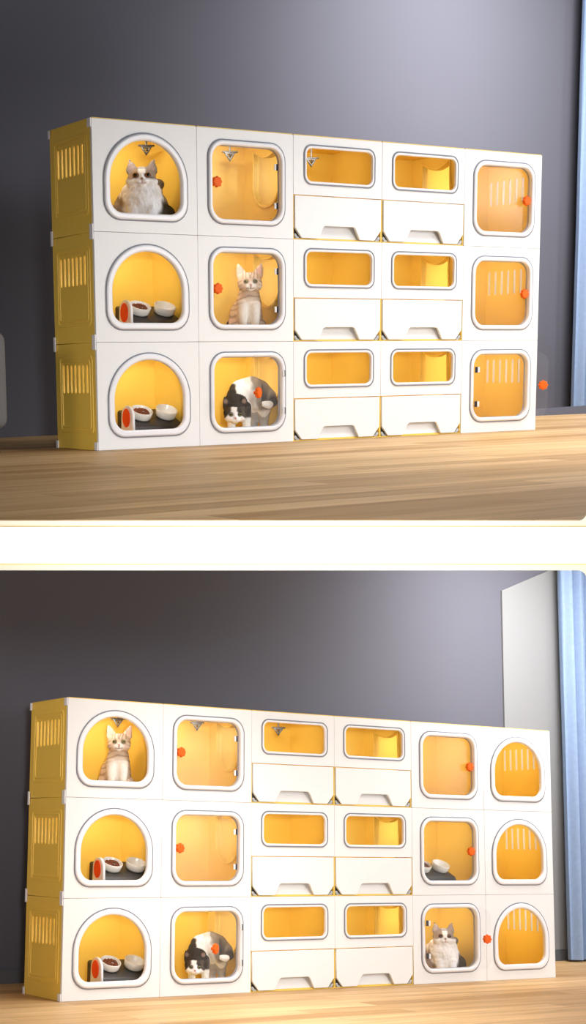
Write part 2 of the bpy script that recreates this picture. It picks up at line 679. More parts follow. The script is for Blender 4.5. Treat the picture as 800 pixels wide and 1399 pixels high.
def ridge_ring(x, sgn):
    """raised double frame pressed into the outer side panels"""
    o = rrect(D * .10, V(.155), D * .91, V(.885), 0.020, 5)
    i = rrect(D * .10 + .012, V(.155) + .012, D * .91 - .012, V(.885) - .012, 0.012, 5)
    o2 = rrect(D * .10 + .018, V(.155) + .018, D * .91 - .018, V(.885) - .018, 0.010, 5)
    i2 = rrect(D * .10 + .026, V(.155) + .026, D * .91 - .026, V(.885) - .026, 0.006, 5)
    a = plate([o, i], 0.005, SIDE(x - 0.0025), 0.002)
    b = plate([o2, i2], 0.005, SIDE(x - 0.0025), 0.002)
    return a, b


def side_panel(style, x0, y0):
    base = rrect(y0, Z0, D, Z1)
    if style == 'plain':
        return plate([base], TP, SIDE(x0))
    if style == 'cat':
        return plate([base, cat_hole()], TP, SIDE(x0), 0.0)
    n = 7
    lo, hi = (.235, .80) if style == 'vent_left' else (.20, .925)
    slots = [slot(D * (lo + (hi - lo) * k / (n - 1)), V(.53), V(.80), 0.0135 if style == 'vent_left' else .0150) for k in range(n)]
    p = plate([base] + slots, TP, SIDE(x0), 0.0015)
    out = x0 if style == 'vent_left' else x0 + TP
    return joined(p, *ridge_ring(out, 1))


def vent_insert(x0):
    """pale louvre strips closing the vent slots of the right-hand panels"""
    return joined(*[plate([slot(D * (.20 + .725 * k / 6), V(.53) - .002, V(.80) + .002, 0.0185)], .0015, SIDE(x0 + TP * .5), 0) for k in range(7)])


def lip_ring(x0):
    """moulded rim round the cat-shaped passage, on the room side of the panel"""
    h = cat_hole()
    cy = sum(p[0] for p in h) / len(h)
    cz = sum(p[1] for p in h) / len(h)
    o = []
    for p in h:
        v = Vector((p[0] - cy, p[1] - cz))
        o.append((p[0] + v.x / v.length * 0.009, p[1] + v.y / v.length * 0.009))
    return plate([o, h], 0.008, SIDE(x0), 0.002)


def gear(r=0.0195, t=0.016, lobes=8):
    pts = []
    for k in range(64):
        a = 2 * PI * k / 64
        pts.append((r * (1 + 0.10 * math.cos(lobes * a)) * math.cos(a), r * (1 + 0.10 * math.cos(lobes * a)) * math.sin(a)))
    top = plate([pts], t, FRONT(0.0), 0.004)
    stem = plate([rrect(-0.006, -0.006, 0.006, 0.006, 0.0055, 4)], 0.010, FRONT(0.010))
    return joined(top, stem)


def drawer_front():
    a, b = U(.017), U(.985)
    c = 0.036
    z0, z1 = 0.006, V(DV) - 0.0035
    pts = [(a, z0 + c + .004), (a + c * .92, z0), (U(.275), z0), (U(.338) - .003, V(.128)), (U(.338) + .006, V(.140)),
           (U(.684) - .006, V(.140)), (U(.684) + .003, V(.128)), (U(.742), z0), (b - c * .92, z0), (b, z0 + c + .004), (b, z1), (a, z1)]
    return plate([pts], 0.012, FRONT(0.010), 0.0015)


def drawer_recess():
    # white hand-hold behind the cut-out, leaning back towards the top
    x0, x1 = U(.262), U(.755)
    p = [(x0, 0.014, 0.008), (x1, 0.014, 0.008), (x1, 0.031, V(.165)), (x0, 0.031, V(.165))]
    b = [Vector(q) for q in p]
    t = [q + Vector((0, 0.005, 0.003)) for q in b]
    return prism(b, t)


def drawer_tray():
    bm = bmesh.new()
    me = box_mesh(X0 + .010, 0.034, 0.006, X1 - .010, D - 0.02, V(.325))
    bm.from_mesh(me)
    top = [f_ for f_ in bm.faces if f_.normal.z > 0.9]
    r_ = bmesh.ops.inset_region(bm, faces=top, thickness=0.006)
    for f_ in top:
        for v in f_.verts:
            v.co.z -= 0.09
    bm.to_mesh(me)
    bm.free()
    return joined(me, box_mesh(X0 + .008, .0135, .004, X0 + .056, .0338, .056), box_mesh(X1 - .056, .0135, .004, X1 - .008, .0338, .056))


def corner_clip_mesh(mirror):
    """clear corner clip seen behind the cut drawer corner"""
    me = plate([slot(0.0, 0.0, 0.022, 0.013, 6)], 0.010, FRONT(0.0128), 0.003)
    me.transform(Matrix.Translation((X0 + .0215, 0, 0.0045)) @ Matrix.Rotation(math.radians(-38), 4, 'Y'))
    me2 = plate([rrect(-0.009, 0, 0.009, 0.008, 0.003, 3)], 0.009, FRONT(0.0125), 0.002)
    me2.transform(Matrix.Translation((X0 + .0215, 0, 0.0036)))
    out = joined(me, me2)
    if mirror:
        out.transform(Matrix.Translation((W, 0, 0)) @ Matrix.Scale(-1, 4, (1, 0, 0)))
        out.flip_normals()
    return smooth(out)


def hanger():
    """small chrome triangle bracket on a bar, under the cabinet ceiling"""
    bar = box_mesh(-0.032, -0.004, 0.020, 0.032, 0.004, 0.027, 0.002)
    tri = plate([[(-0.024, 0.022), (0.0, -0.014), (0.024, 0.022)], [(-0.011, 0.014), (0.011, 0.014), (0.0, -0.003)]], 0.008, FRONT(0.004), 0.002)
    rod = box_mesh(-0.003, -0.003, 0.020, 0.003, 0.003, 0.062, 0.001)
    ball = lathe([(0, -0.006), (0.004, -0.004), (0.006, 0), (0.004, 0.004), (0, 0.006)], 12)
    ball.transform(Matrix.Translation((0, -0.006, 0.008)))
    return joined(bar, tri, rod, ball)


INNER_FILL = {'arch': .40, 'door': .38, 'litter': .24}     # power of the unseen lamp added inside each cabinet to brighten it
ROWN = ['bottom', 'middle', 'top']


def cabinet(room, rname, col, row, kind, left, right, label, door=None, hang=None):
    t = thing('cat_cabinet', room, (col * W, 0, row * H), label, 'cat cabinet', 'cat cabinets stacked in the %s room' % rname)
    part('front_panel', cached(('front', kind), lambda: front_panel(kind), WHITE), t)
    fr = part('window_frame', cached(('ring', kind), lambda: frame_ring(kind), FRAMEW), t)
    part('seal', cached(('seal', kind), lambda: seal_ring(kind), SEAL), fr, label='thin grey rubber seal')
    if kind == 'door':
        part('gasket', cached(('gasket', kind), lambda: gasket_ring(kind), GASKET), fr)
    y0 = TF + 0.0004 if kind != 'litter' else TF + 0.0004
    for nm, st, x0 in (('l', left, X0), ('r', right, X1 - TP)):
        me = cached(('side', st, nm), lambda: side_panel(st, x0, y0), YELLOW)
        sp = part('side_panel', me, t)
        if st == 'vent_right':
            part('vent_louvre', cached('louvre', lambda: vent_insert(x0), LOUVRE), sp, label='pale grey louvre strips in the vent slots')
        if st == 'cat':
            part('passage_rim', cached(('lip', nm), lambda: lip_ring(x0 - 0.0081 if nm == 'r' else x0 + TP + 0.0001), YELLOW), sp)
    part('top_panel', cached('toppanel', lambda: box_mesh(X0 + TP, TF + .0004, Z1 - TP, X1 - TP, D, Z1), YELLOW), t)
    part('bottom_panel', cached('botpanel', lambda: box_mesh(X0 + TP, TF + .0004, Z0, X1 - TP, D, Z0 + TP), YELLOW), t)
    part('back_panel', cached('backpanel', lambda: box_mesh(X0 + TP, D - TP, Z0 + TP, X1 - TP, D - .0003, Z1 - TP), YELLOW), t)
    if row == 2:
        part('top_edge', cached('topedge', lambda: box_mesh(X0 + .002, .002, Z1 + .0002, X1 - .002, D - .002, Z1 + .0035, .001), YELLOW), t, label='yellow lip along the top')
    if kind == 'litter':
        # yellow liner round the drawer opening
        part('drawer_liner', cached('liner', lambda: joined(
            box_mesh(X0, 0.004, Z0, X0 + .0034, TF, V(DV)), box_mesh(X1 - .0034, 0.004, Z0, X1, TF, V(DV)),
            box_mesh(X0 + .0036, 0.004, Z0, X1 - .0036, TF, Z0 + .003)), YELLOW), t, label='thin yellow edge round the drawer')
        part('shelf', cached('shelf', lambda: box_mesh(X0 + TP, TF + .001, V(.335), X1 - TP, D - TP, V(.335) + .004), YELLOW), t)
        dr = part('drawer', cached('drawerfront', drawer_front, WHITE), t, label='white litter drawer front with cut corners')
        part('handle_recess', cached('drawerrecess', drawer_recess, WHITE), dr)
        part('tray', cached('drawertray', drawer_tray, CHAR), dr, label='dark drawer tray')
        for mi in (0, 1):
            part('corner_clip', cached(('cclip', mi), lambda: corner_clip_mesh(mi), CLIP), t, label='grey clear plastic corner clip')
    fill_lamp = area('cabinet_fill', t.matrix_world, (W * .36, 0.075, Z1 - .016), (W * .72, D, H * .68), W * .5, INNER_FILL[kind], (1, .97, .93), .02, 125)
    if kind == 'door':
        hinge_left, angle = door
        b = BAND['door']
        pw0, pw1 = U(.113) + b - .006, U(.903) - b + .006
        wd = pw1 - pw0
        pane = cached('pane', lambda: plate([rrect(0, V(.120) + b - .006, wd, V(.895) - b + .006, 0.050, 7)], 0.004, FRONT(0.0), 0.0008), ACRYLIC)
        hx = pw0 if hinge_left else pw1
        # the pane sits just inside the frame when closed, and swings outward on its hinges
        yp = 0.0250 if angle < 1 else -0.010
        base = Matrix.Translation((hx, yp, 0)) @ Matrix.Rotation(math.radians(-angle if hinge_left else angle), 4, 'Z')
        if not hinge_left:
            base = base @ Matrix.Translation((-wd, 0, 0))
        dp = part('door_pane', pane, t, base, label='clear acrylic door')
        kx = wd - .030 if hinge_left else .030
        part('knob', cached('knob', gear, ORANGE), dp, Matrix.Translation((kx, -0.0140, V(.507))), label='orange flower-shaped knob')
        ix = .0085 if hinge_left else wd - .0085
        for hz in (.315, .685):
            hb = cached('hinge', lambda: box_mesh(-.0058, -.0085, -.0125, .0058, -.0045, .0125, .001), DARK)
            h = part('hinge', hb, dp, Matrix.Translation((ix, 0, V(hz))), label='black hinge')
            part('hinge_plate', cached('hingeplate', lambda: box_mesh(-.0045, -.0092, -.0115, .0045, -.0045, .0115, .001), FRAMEW), h,
                 Matrix.Translation(((.0108 if hinge_left else -.0108), 0, 0)))
    if hang is not None:
        part('hanger_bracket', cached('hanger', hanger, CHROME), t, Matrix.Translation(hang) @ Matrix.Rotation(math.radians(-20), 4, 'Z'), label='small chrome hanging bracket')
    return t


# kinds by column: (kind, left side, right side)
UPC = [('arch', 'vent_left', 'plain'), ('door', 'plain', 'cat'), ('litter', 'cat', 'plain'), ('litter', 'plain', 'cat'), ('door', 'cat', 'vent_right')]
LOC = [('arch', 'vent_left', 'plain'), ('door', 'plain', 'cat'), ('litter', 'cat', 'plain'), ('litter', 'plain', 'cat'), ('door', 'cat', 'plain'), ('arch', 'plain', 'vent_right')]
HANGS = {('upper', 0): (.353, .20, .327), ('upper', 1): (.289, .20, .327), ('upper', 2): (.242, .20, .327),
         ('lower', 0): (.350, .20, .322), ('lower', 1): (.300, .20, .327), ('lower', 2): (.29, .20, .327), ('lower', 3): (.20, .22, .322)}
STATE = {
    ('upper', 0, 2): 'arched white cat cabinet with the fluffy white cat, top left of the upper room',
    ('upper', 0, 1): 'arched white cat cabinet with feeding station, middle of upper room leftmost stack',
    ('upper', 0, 0): 'arched white cat cabinet with feeding station, standing on the upper floor at left',
    ('upper', 1, 2): 'empty white cat cabinet with closed clear door, orange knob at left, top of upper room',
    ('upper', 1, 1): 'white cat cabinet with closed clear door and tabby kitten inside, upper room',
    ('upper', 1, 0): 'white cat cabinet with open door and black and white cat, upper room floor',
    ('upper', 2, 2): 'white litter drawer cabinet with chrome bracket in its window, top row of upper room',
    ('upper', 2, 1): 'white litter drawer cabinet right of the tabby kitten, middle row of upper room',
    ('upper', 2, 0): 'white litter drawer cabinet on upper floor, right of the black and white cat',
    ('upper', 3, 2): 'white litter drawer cabinet, second stack from right, top row of upper room',
    ('upper', 3, 1): 'white litter drawer cabinet, second stack from right, middle row of upper room',
    ('upper', 3, 0): 'white litter drawer cabinet, second stack from right, standing on the upper floor',
    ('upper', 4, 2): 'white cat cabinet with vent slots behind closed clear door, top right of upper room',
    ('upper', 4, 1): 'white cat cabinet with vent slots behind closed clear door, middle right of upper room',
    ('upper', 4, 0): 'white cat cabinet with clear door swung open past its edge, bottom right of upper room',
    ('lower', 0, 2): 'arched white cat cabinet with tabby kitten sitting inside, top left of lower room',
    ('lower', 0, 1): 'arched white cat cabinet with feeding station, middle of lower room leftmost stack',
    ('lower', 0, 0): 'arched white cat cabinet with feeding station, standing on the lower floor at left',
    ('lower', 1, 2): 'empty white cat cabinet, closed clear door and chrome bracket, top of lower room',
    ('lower', 1, 1): 'empty white cat cabinet, closed clear door with knob at left, middle of lower room',
    ('lower', 1, 0): 'white cat cabinet with open door and black and white cat, lower room floor',
    ('lower', 2, 2): 'white litter drawer cabinet, third stack from left, top row of lower room',
    ('lower', 2, 1): 'white litter drawer cabinet, third stack from left, middle row of lower room',
    ('lower', 2, 0): 'white litter drawer cabinet, third stack from left, on the lower floor',
    ('lower', 3, 2): 'white litter drawer cabinet, fourth stack from left, top row of lower room',
    ('lower', 3, 1): 'white litter drawer cabinet, fourth stack from left, middle row of lower room',
    ('lower', 3, 0): 'white litter drawer cabinet beside fluffy cat cabinet, on the lower floor',
    ('lower', 4, 2): 'empty white cat cabinet with closed door and knob at right, top of lower room',
    ('lower', 4, 1): 'white cat cabinet with a food bowl behind closed door, middle of lower room right side',
    ('lower', 4, 0): 'white cat cabinet with open door and fluffy white cat, on the lower floor',
    ('lower', 5, 2): 'arched white cat cabinet with vent slots, top of the lower room rightmost stack',
    ('lower', 5, 1): 'arched white cat cabinet with vent slots, middle of the lower room rightmost stack',
    ('lower', 5, 0): 'arched white cat cabinet with vent slots, bottom of the lower room rightmost stack',
}
for rname, room, cols in (('upper', UPPER, UPC), ('lower', LOWER, LOC)):
    for c, (kind, ls, rs) in enumerate(cols):
        for rw in (2, 1, 0):
            door = None
            if kind == 'door':
                ang = 0
                if rw == 0:
                    ang = {('upper', 1): 31, ('upper', 4): 25, ('lower', 1): 31, ('lower', 4): 15}[(rname, c)]
                door = (c == 4, ang)
            cabinet(room, rname, c, rw, kind, ls, rs, STATE[(rname, c, rw)], door, HANGS.get((rname, c)) if rw == 2 else None)
    # white joining clips on the left edges
    for ed, y, wd in (('front', 0.0, 0.022), ('back', D - 0.016, 0.016)):
        for lv, (nm, z, hh) in enumerate((('bottom', 0.0008, .030), ('lower middle', H - .028, .056), ('upper middle', 2 * H - .028, .056), ('top', 3 * H - .032, .032))):
            me = box_mesh(-0.0068, y - (0.003 if ed == 'front' else 0), z, -0.0026, y + wd, z + hh, .0015)
            solo('joining_clip', setmat(me, FRAMEW), room, 'small white clip at %s %s edge of %s room yellow cabinet side' % (nm, ed, rname), 'clip', 'white joining clips on the %s cabinets' % rname)

# ------------------------------------------------------------------ feeding stations and bowls


FEED_L = 0.226
SLOPE = math.atan2(.058, .114)


def feeder_body():
    # dark raised stand, profile in Y-Z: tall front, top sloping up to the back
    prof = [(0.0, 0.0), (0.004, 0.066), (0.014, 0.076), (0.128, 0.134), (0.138, 0.128), (0.140, 0.0)]
    return plate([prof], FEED_L, SIDE(0.0), 0.004)


def feeder_cap():
    prof = [(-0.005, 0.0), (-0.002, 0.095)]
    prof += [(0.043 - 0.045 * math.cos(PI * k / 12), 0.112 + 0.042 * math.sin(PI * k / 12)) for k in range(13)]
    prof += [(0.092, 0.0)]
    return plate([prof], 0.012, SIDE(-0.0125), 0.005)


def cap_oval():
    pts = [(0.043 + 0.027 * math.cos(2 * PI * k / 28), 0.106 + 0.036 * math.sin(2 * PI * k / 28)) for k in range(28)]
    return plate([pts], 0.004, SIDE(-0.0165), 0.001)


BOWL = [(0, 0.004), (0.028, 0.004), (0.036, 0.010), (0.0400, 0.031), (0.0415, 0.033), (0.0435, 0.031), (0.0405, 0.006), (0.036, 0.0), (0, 0.0)]


def kibble_mesh():
    bm = bmesh.new()
    rnd = random.Random(7)
    for k in range(130):
        a = rnd.uniform(0, 2 * PI)
        rr = 0.0300 * math.sqrt(rnd.random())
        z = 0.021 + 0.007 * (1 - (rr / 0.031) ** 2) + rnd.uniform(0, .003)
        bmesh.ops.create_icosphere(bm, subdivisions=1, radius=rnd.uniform(.0036, .005), matrix=Matrix.Translation((rr * math.cos(a), rr * math.sin(a), z)))
    me = bpy.data.meshes.new('kibble')
    bm.to_mesh(me)
    bm.free()
    return me


def feeder(room, rname, x, y, z, rot, where, full=True):
    base = Matrix.Translation((x, y, z)) @ Matrix.Rotation(rot, 4, 'Z')
    t = thing('feeding_station', room, (x, y, z), 'dark feeding station with red and white end cap, %s' % where, 'pet feeder', 'raised feeding stations', rot)
    part('stand', cached('feedbody', feeder_body, CHAR), t)
    cp = part('end_cap', cached('feedcap', feeder_cap, FRAMEW), t, label='white end cap')
    part('badge', cached('feedoval', cap_oval, RED), cp, label='red oval inset')
    tilt = Matrix.Rotation(SLOPE, 4, 'X')
    for k, bx in enumerate((0.066, 0.180)):
        m = base @ Matrix.Translation((bx, 0.0715, 0.1065)) @ tilt
        solo('feeding_bowl', cached('bowl', lambda: lathe(BOWL, 40), CERAMIC), room,
             ('white bowl of brown kibble on feeding station, %s' if k == 0 else 'empty white bowl on feeding station, %s') % where, 'bowl', 'white feeding bowls', mtx=m)
        if k == 0:
            solo('kibble', cached('kibble', kibble_mesh, KIBBLE), room, 'brown kibble in the white bowl, %s' % where, 'cat food', kind='stuff', mtx=m)


fz = Z0 + TP + 0.0006
for rname, room, rows in (('upper', UPPER, (1, 0)), ('lower', LOWER, (1, 0))):
    for rw in rows:
        feeder(room, rname, 0.203 if rname == 'upper' else 0.206, 0.070 if rname == 'upper' else 0.030, rw * H + fz, 0, '%s row of %s room' % (ROWN[rw], rname))
feeder(LOWER, 'lower', 4 * W + 0.085, 0.040, H + fz, 0, 'behind clear door, lower room')

# ------------------------------------------------------------------ cats


def cat_mesh(prims, color, voxel=0.0032, fluff=0.0, smooth_it=5):
    bm = bmesh.new()

    def ell(c, rad, rot=(0, 0, 0)):
        m = Matrix.Translation(c) @ Matrix.Rotation(rot[2], 4, 'Z') @ Matrix.Rotation(rot[1], 4, 'Y') @ Matrix.Rotation(rot[0], 4, 'X') @ Matrix.Diagonal((*rad, 1))
        bmesh.ops.create_icosphere(bm, subdivisions=3, radius=1.0, matrix=m)

    for p in prims:
        if p[0] == 'e':
            ell(*p[1:])
        else:
            pts = p[1]
            for (a, ra), (b, rb) in zip(pts, pts[1:]):
                a, b = Vector(a), Vector(b)
                n = max(2, int((b - a).length / (min(ra, rb) * 0.45)))
                for k in range(n + 1):
                    s = k / n
                    rr = ra + (rb - ra) * s
                    fl = p[2] if len(p) > 2 else 1.0
                    ell(a.lerp(b, s), (rr, rr * fl, rr))
    me = bpy.data.meshes.new('cat')
    bm.to_mesh(me)
    bm.free()
    o = bpy.data.objects.new('cat_tmp', me)
    COL.objects.link(o)
    rm = o.modifiers.new('r', 'REMESH')
    rm.mode = 'VOXEL'
    rm.voxel_size = voxel
    sm = o.modifiers.new('s', 'SMOOTH')
    sm.factor = 0.5
    sm.iterations = smooth_it
    dg = bpy.context.evaluated_depsgraph_get()
    out = bpy.data.meshes.new_from_object(o.evaluated_get(dg))
    bpy.data.objects.remove(o)
    if fluff:
        for v in out.vertices:
            n = v.normal
            q = Vector((v.co.x * 60, v.co.y * 60, v.co.z * 36))
            amt = noise.noise(q) + 0.6 * noise.noise(q * 2.3)
            k = fluff(v.co)
            v.co += n * amt * k - Vector((0, 0, 1)) * max(0, amt) * k * 0.6
    minz = min(v.co.z for v in out.vertices)
    for v in out.vertices:
        v.co.z -= minz
    at = out.color_attributes.new('fur', 'FLOAT_COLOR', 'POINT')
    for i, v in enumerate(out.vertices):
        q = v.co + Vector((0, 0, minz))
        at.data[i].color = (*color(q), 1.0)
    smooth(out)
    setmat(out, FUR)
    return out, minz


def eye_mesh(iris, pupil):
    bm = bmesh.new()
    bmesh.ops.create_uvsphere(bm, u_segments=24, v_segments=16, radius=1.0)
    me = bpy.data.meshes.new('eye')
    bm.to_mesh(me)
    bm.free()
    at = me.color_attributes.new('fur', 'FLOAT_COLOR', 'POINT')
    for i, v in enumerate(me.vertices):
        rr = math.hypot(v.co.x, v.co.z)
        if rr < pupil:
            c = (0.005, 0.005, 0.005)
        elif rr < 0.88:
            c = iris
        else:
            c = (0.02, 0.014, 0.01)
        at.data[i].color = (*c, 1)
    smooth(me)
    return setmat(me, EYE)


def mixc(a, b, s):
    s = max(0.0, min(1.0, s))
    return tuple(x + (y - x) * s for x, y in zip(a, b))


def sstep(a, b, x):
    t = max(0.0, min(1.0, (x - a) / (b - a)))
    return t * t * (3 - 2 * t)


def nz(p, s, o=0.0):
    return noise.noise(Vector((p.x * s + o, p.y * s, p.z * s)))


def near(p, c, r0, r1):
    """1 inside r0 of c, 0 outside r1"""
    return 1 - sstep(r0, r1, (p - Vector(c)).length)


def ears(cx, cz, cy, spread, tilt, h, base):
    out = []
    for s in (-1, 1):
        out.append(('c', [((cx + s * spread, cy, cz), base), ((cx + s * (spread + tilt * .5), cy, cz + h * .5), base * .66), ((cx + s * (spread + tilt), cy + .002, cz + h), base * .16)], 0.45))
    return out


# --- tabby kitten, sitting upright and looking at the viewer
K_HEAD = Vector((0.006, -0.038, 0.218))


def kitten_prims():
    hx, hy, hz = K_HEAD
    p = [('e', (hx, hy + .006, hz), (.047, .043, .041)),
         ('e', (hx - .021, hy - .018, hz - .012), (.025, .022, .021)), ('e', (hx + .021, hy - .018, hz - .012), (.025, .022, .021)),
         ('e', (hx - .009, hy - .037, hz - .017), (.0125, .011, .010)), ('e', (hx + .009, hy - .037, hz - .017), (.0125, .011, .010)),
         ('e', (hx, hy - .033, hz - .026), (.012, .011, .009)),
         ('c', [((hx, hy - .030, hz + .012), .012), ((hx, hy - .042, hz - .009), .0065)]),
         ('c', [((0.004, -.014, .190), .038), ((0.002, -.018, .140), .049), ((-.002, -.004, .095), .058)]),
         ('e', (-.010, .018, .085), (.062, .066, .080)),
         ('e', (-.052, .010, .045), (.034, .058, .046)), ('e', (.040, .012, .045), (.034, .056, .045)),
         ('e', (-.052, -.048, .014), (.019, .028, .014)), ('e', (.050, -.046, .014), (.019, .028, .014)),
         ('c', [((-.023, -.050, .135), .023), ((-.023, -.062, .070), .0165), ((-.022, -.064, .022), .0145)]),
         ('c', [((.023, -.050, .135), .023), ((.024, -.062, .070), .0165), ((.024, -.064, .022), .0145)]),
         ('e', (-.022, -.074, .012), (.0175, .024, .012)), ('e', (.024, -.074, .012), (.0175, .024, .012)),
         ('c', [((-.045, .060, .022), .016), ((-.085, .045, .020), .014), ((-.108, .005, .024), .013), ((-.110, -.035, .034), .0125), ((-.104, -.058, .050), .010)])]
    return p + ears(hx, hz + .030, hy + .010, .031, .014, .043, .0205)


def kitten_color(p):
    cream, tan, brown, white, pink = (.80, .66, .52), (.62, .45, .31), (.27, .16, .10), (.95, .90, .84), (.62, .30, .26)
    hx, hy, hz = K_HEAD
    r_ = p - K_HEAD
    c = mixc(tan, cream, 0.55 + 0.5 * nz(p, 22))
    if p.z > 0.178 and r_.length < 0.11:
        # head: forehead stripes, cheek stripes, pale muzzle
        if r_.z > .008:
            s = math.sin(abs(r_.x) * 520 + 2.5 * nz(p, 30))
            c = mixc(c, brown, .65 * sstep(.1, .7, s) * sstep(.008, .018, r_.z) * (1 - sstep(.026, .036, abs(r_.x))))
        if abs(r_.x) > .026 and r_.z < .012:
            s = math.sin(r_.z * 420 + abs(r_.x) * 160)
            c = mixc(c, brown, .5 * sstep(.2, .8, s) * sstep(.026, .034, abs(r_.x)))
        c = mixc(c, white, near(p, (hx, hy - .044, hz - .020), .014, .028))
        c = mixc(c, white, .6 * max(near(p, (hx - .018, hy - .04, hz + .018), .003, .011), near(p, (hx + .018, hy - .04, hz + .018), .003, .011)))
        c = mixc(c, brown, .75 * max(near(p, (hx - .0185, hy - .036, hz + .004), .008, .0125), near(p, (hx + .0185, hy - .036, hz + .004), .008, .0125)))
        c = mixc(c, pink, near(p, (hx, hy - .050, hz - .0105), .0045, .0068))
        if r_.y < -.03 and abs(r_.x) < .0018 + .1 * max(0, -(r_.z + .018)) and -.026 < r_.z < -.013:
            c = mixc(c, brown, .8)
        if r_.y < -.03 and abs(abs(r_.x) - .008) < .008 and abs(r_.z + .0235 - .25 * (abs(r_.x) - .008)) < .0016:
            c = mixc(c, brown, .7)
        # inner ears
        if r_.z > .034 and r_.y < .008:
            c = mixc(c, pink, .55 * (1 - sstep(.006, .013, abs(abs(r_.x) - .037))))
        if r_.z > .066:
            c = mixc(c, tan, .5)
    else:
        s = math.sin(p.z * 300 + 5 * nz(p, 14) + abs(p.x) * 90)
        stripe = .55 * sstep(.25, .9, s)
        chest = near(p, (0.006, -.068, .10), .030, .068) * (1 if p.y < 0 else 0)
        c = mixc(c, brown, stripe * (1 - chest * .75))
        c = mixc(c, white, chest * .95)
        c = mixc(c, cream, .6 * sstep(.05, .02, p.z) if p.y < -.03 else 0)
        if p.x < -.075:
            s2 = math.sin(p.y * 240)
            c = mixc(tan, brown, sstep(0, .6, s2))
            c = mixc(c, (.06, .035, .025), sstep(.034, .046, p.z))
    return c


# --- fluffy white cat with grey-brown crown, sitting like a big ball
F_HEAD = Vector((0.000, -0.046, 0.200))


def fluffy_prims():
    hx, hy, hz = F_HEAD
    p = [('e', (hx, hy + .008, hz + .002), (.046, .042, .040)),
         ('e', (hx - .024, hy - .012, hz - .016), (.027, .024, .022)), ('e', (hx + .024, hy - .012, hz - .016), (.027, .024, .022)),
         ('e', (hx - .010, hy - .032, hz - .016), (.0135, .011, .011)), ('e', (hx + .010, hy - .032, hz - .016), (.0135, .011, .011)),
         ('e', (hx, hy - .026, hz - .028), (.014, .012, .010)),
         ('c', [((hx, hy - .026, hz + .010), .011), ((hx, hy - .036, hz - .006), .006)]),
         ('e', (0.0, -.022, .150), (.066, .056, .048)), ('e', (0.0, -.034, .112), (.074, .058, .060)),
         ('e', (-.004, .012, .095), (.088, .076, .090)), ('e', (-.052, .000, .062), (.060, .074, .062)), ('e', (.054, .004, .060), (.054, .070, .060)),
         ('e', (.0, -.052, .062), (.062, .042, .060)),
         ('c', [((-.026, -.066, .08), .028), ((-.027, -.082, .022), .023)]), ('c', [((.026, -.066, .08), .028), ((.027, -.082, .022), .023)]),
         ('e', (-.028, -.094, .014), (.024, .026, .015)), ('e', (.028, -.094, .014), (.024, .026, .015)),
         ('e', (.052, -.016, .180), (.020, .022, .021)),
         ('c', [((.060, .05, .030), .028), ((.096, .015, .024), .024), ((.100, -.030, .022), .019), ((.092, -.055, .020), .014)])]
    return p + ears(hx, hz + .026, hy + .012, .030, .009, .040, .0200)


def fluffy_color(p):
    white, tan, grey, dark, pink = (.95, .94, .95), (.40, .29, .20), (.29, .245, .22), (.075, .058, .035), (.55, .33, .31)
    hx, hy, hz = F_HEAD
    r_ = p - F_HEAD
    c = white
    c = mixc(c, (.74, .68, .60), .4 * sstep(.0, .6, nz(p, 26)))
    if p.z > .158 and r_.length < .10 and p.x < .05:
        blaze = (1 - sstep(.007, .016, abs(r_.x) - max(0, -r_.z) * .9 - max(0, .014 - r_.z) * .45))
        c = mixc(mixc(tan, grey, .5 + .7 * nz(p, 40)), white, blaze)
        if r_.z < -.006:
            c = mixc(c, white, sstep(-.004, -.016, r_.z))
        if r_.z > .03:
            c = mixc(c, grey, .7)
            if r_.y < .009:
                c = mixc(c, (.42, .30, .27), .5 * (1 - sstep(.005, .011, abs(abs(r_.x) - .034))))
        c = mixc(c, (.55, .36, .28), near(p, (hx, hy - .044, hz - .0075), .0058, .0078))
        c = mixc(c, dark, .85 * near(p, (hx, hy - .044, hz - .0075), .0035, .0058))
        c = mixc(c, dark, .6 * max(near(p, (hx - .019, hy - .031, hz + .006), .0085, .0122), near(p, (hx + .019, hy - .031, hz + .006), .0085, .0122)))
        if r_.y < -.025 and abs(r_.x) < .0016 and -.024 < r_.z < -.011:
            c = mixc(c, pink, .8)
        if r_.y < -.022 and abs(r_.x) < .017 and abs(r_.z + .0245 - .3 * (abs(r_.x) - .008)) < .0016:
            c = mixc(c, pink, .7)
    else:
        c = mixc(c, mixc(grey, tan, .4 + .5 * nz(p, 18)), sstep(-.050, -.066, p.x + .25 * (p.z - .1) + .012 * nz(p, 30)))
        c = mixc(c, dark, sstep(.052, .066, p.x - .12 * (p.z - .08) + .012 * nz(p, 30, 5)) * (1 - .55 * sstep(.10, .13, p.z)))
        if p.y > .03:
            c = mixc(c, grey, .7)
    c = mixc(c, mixc(dark, tan, .45 + .6 * nz(p, 60)), near(p, (.056, -.022, .180), .017, .026))
    return c


# --- black and white cat stepping down head first
C_HEAD = Vector((-.040, -.066, .108))


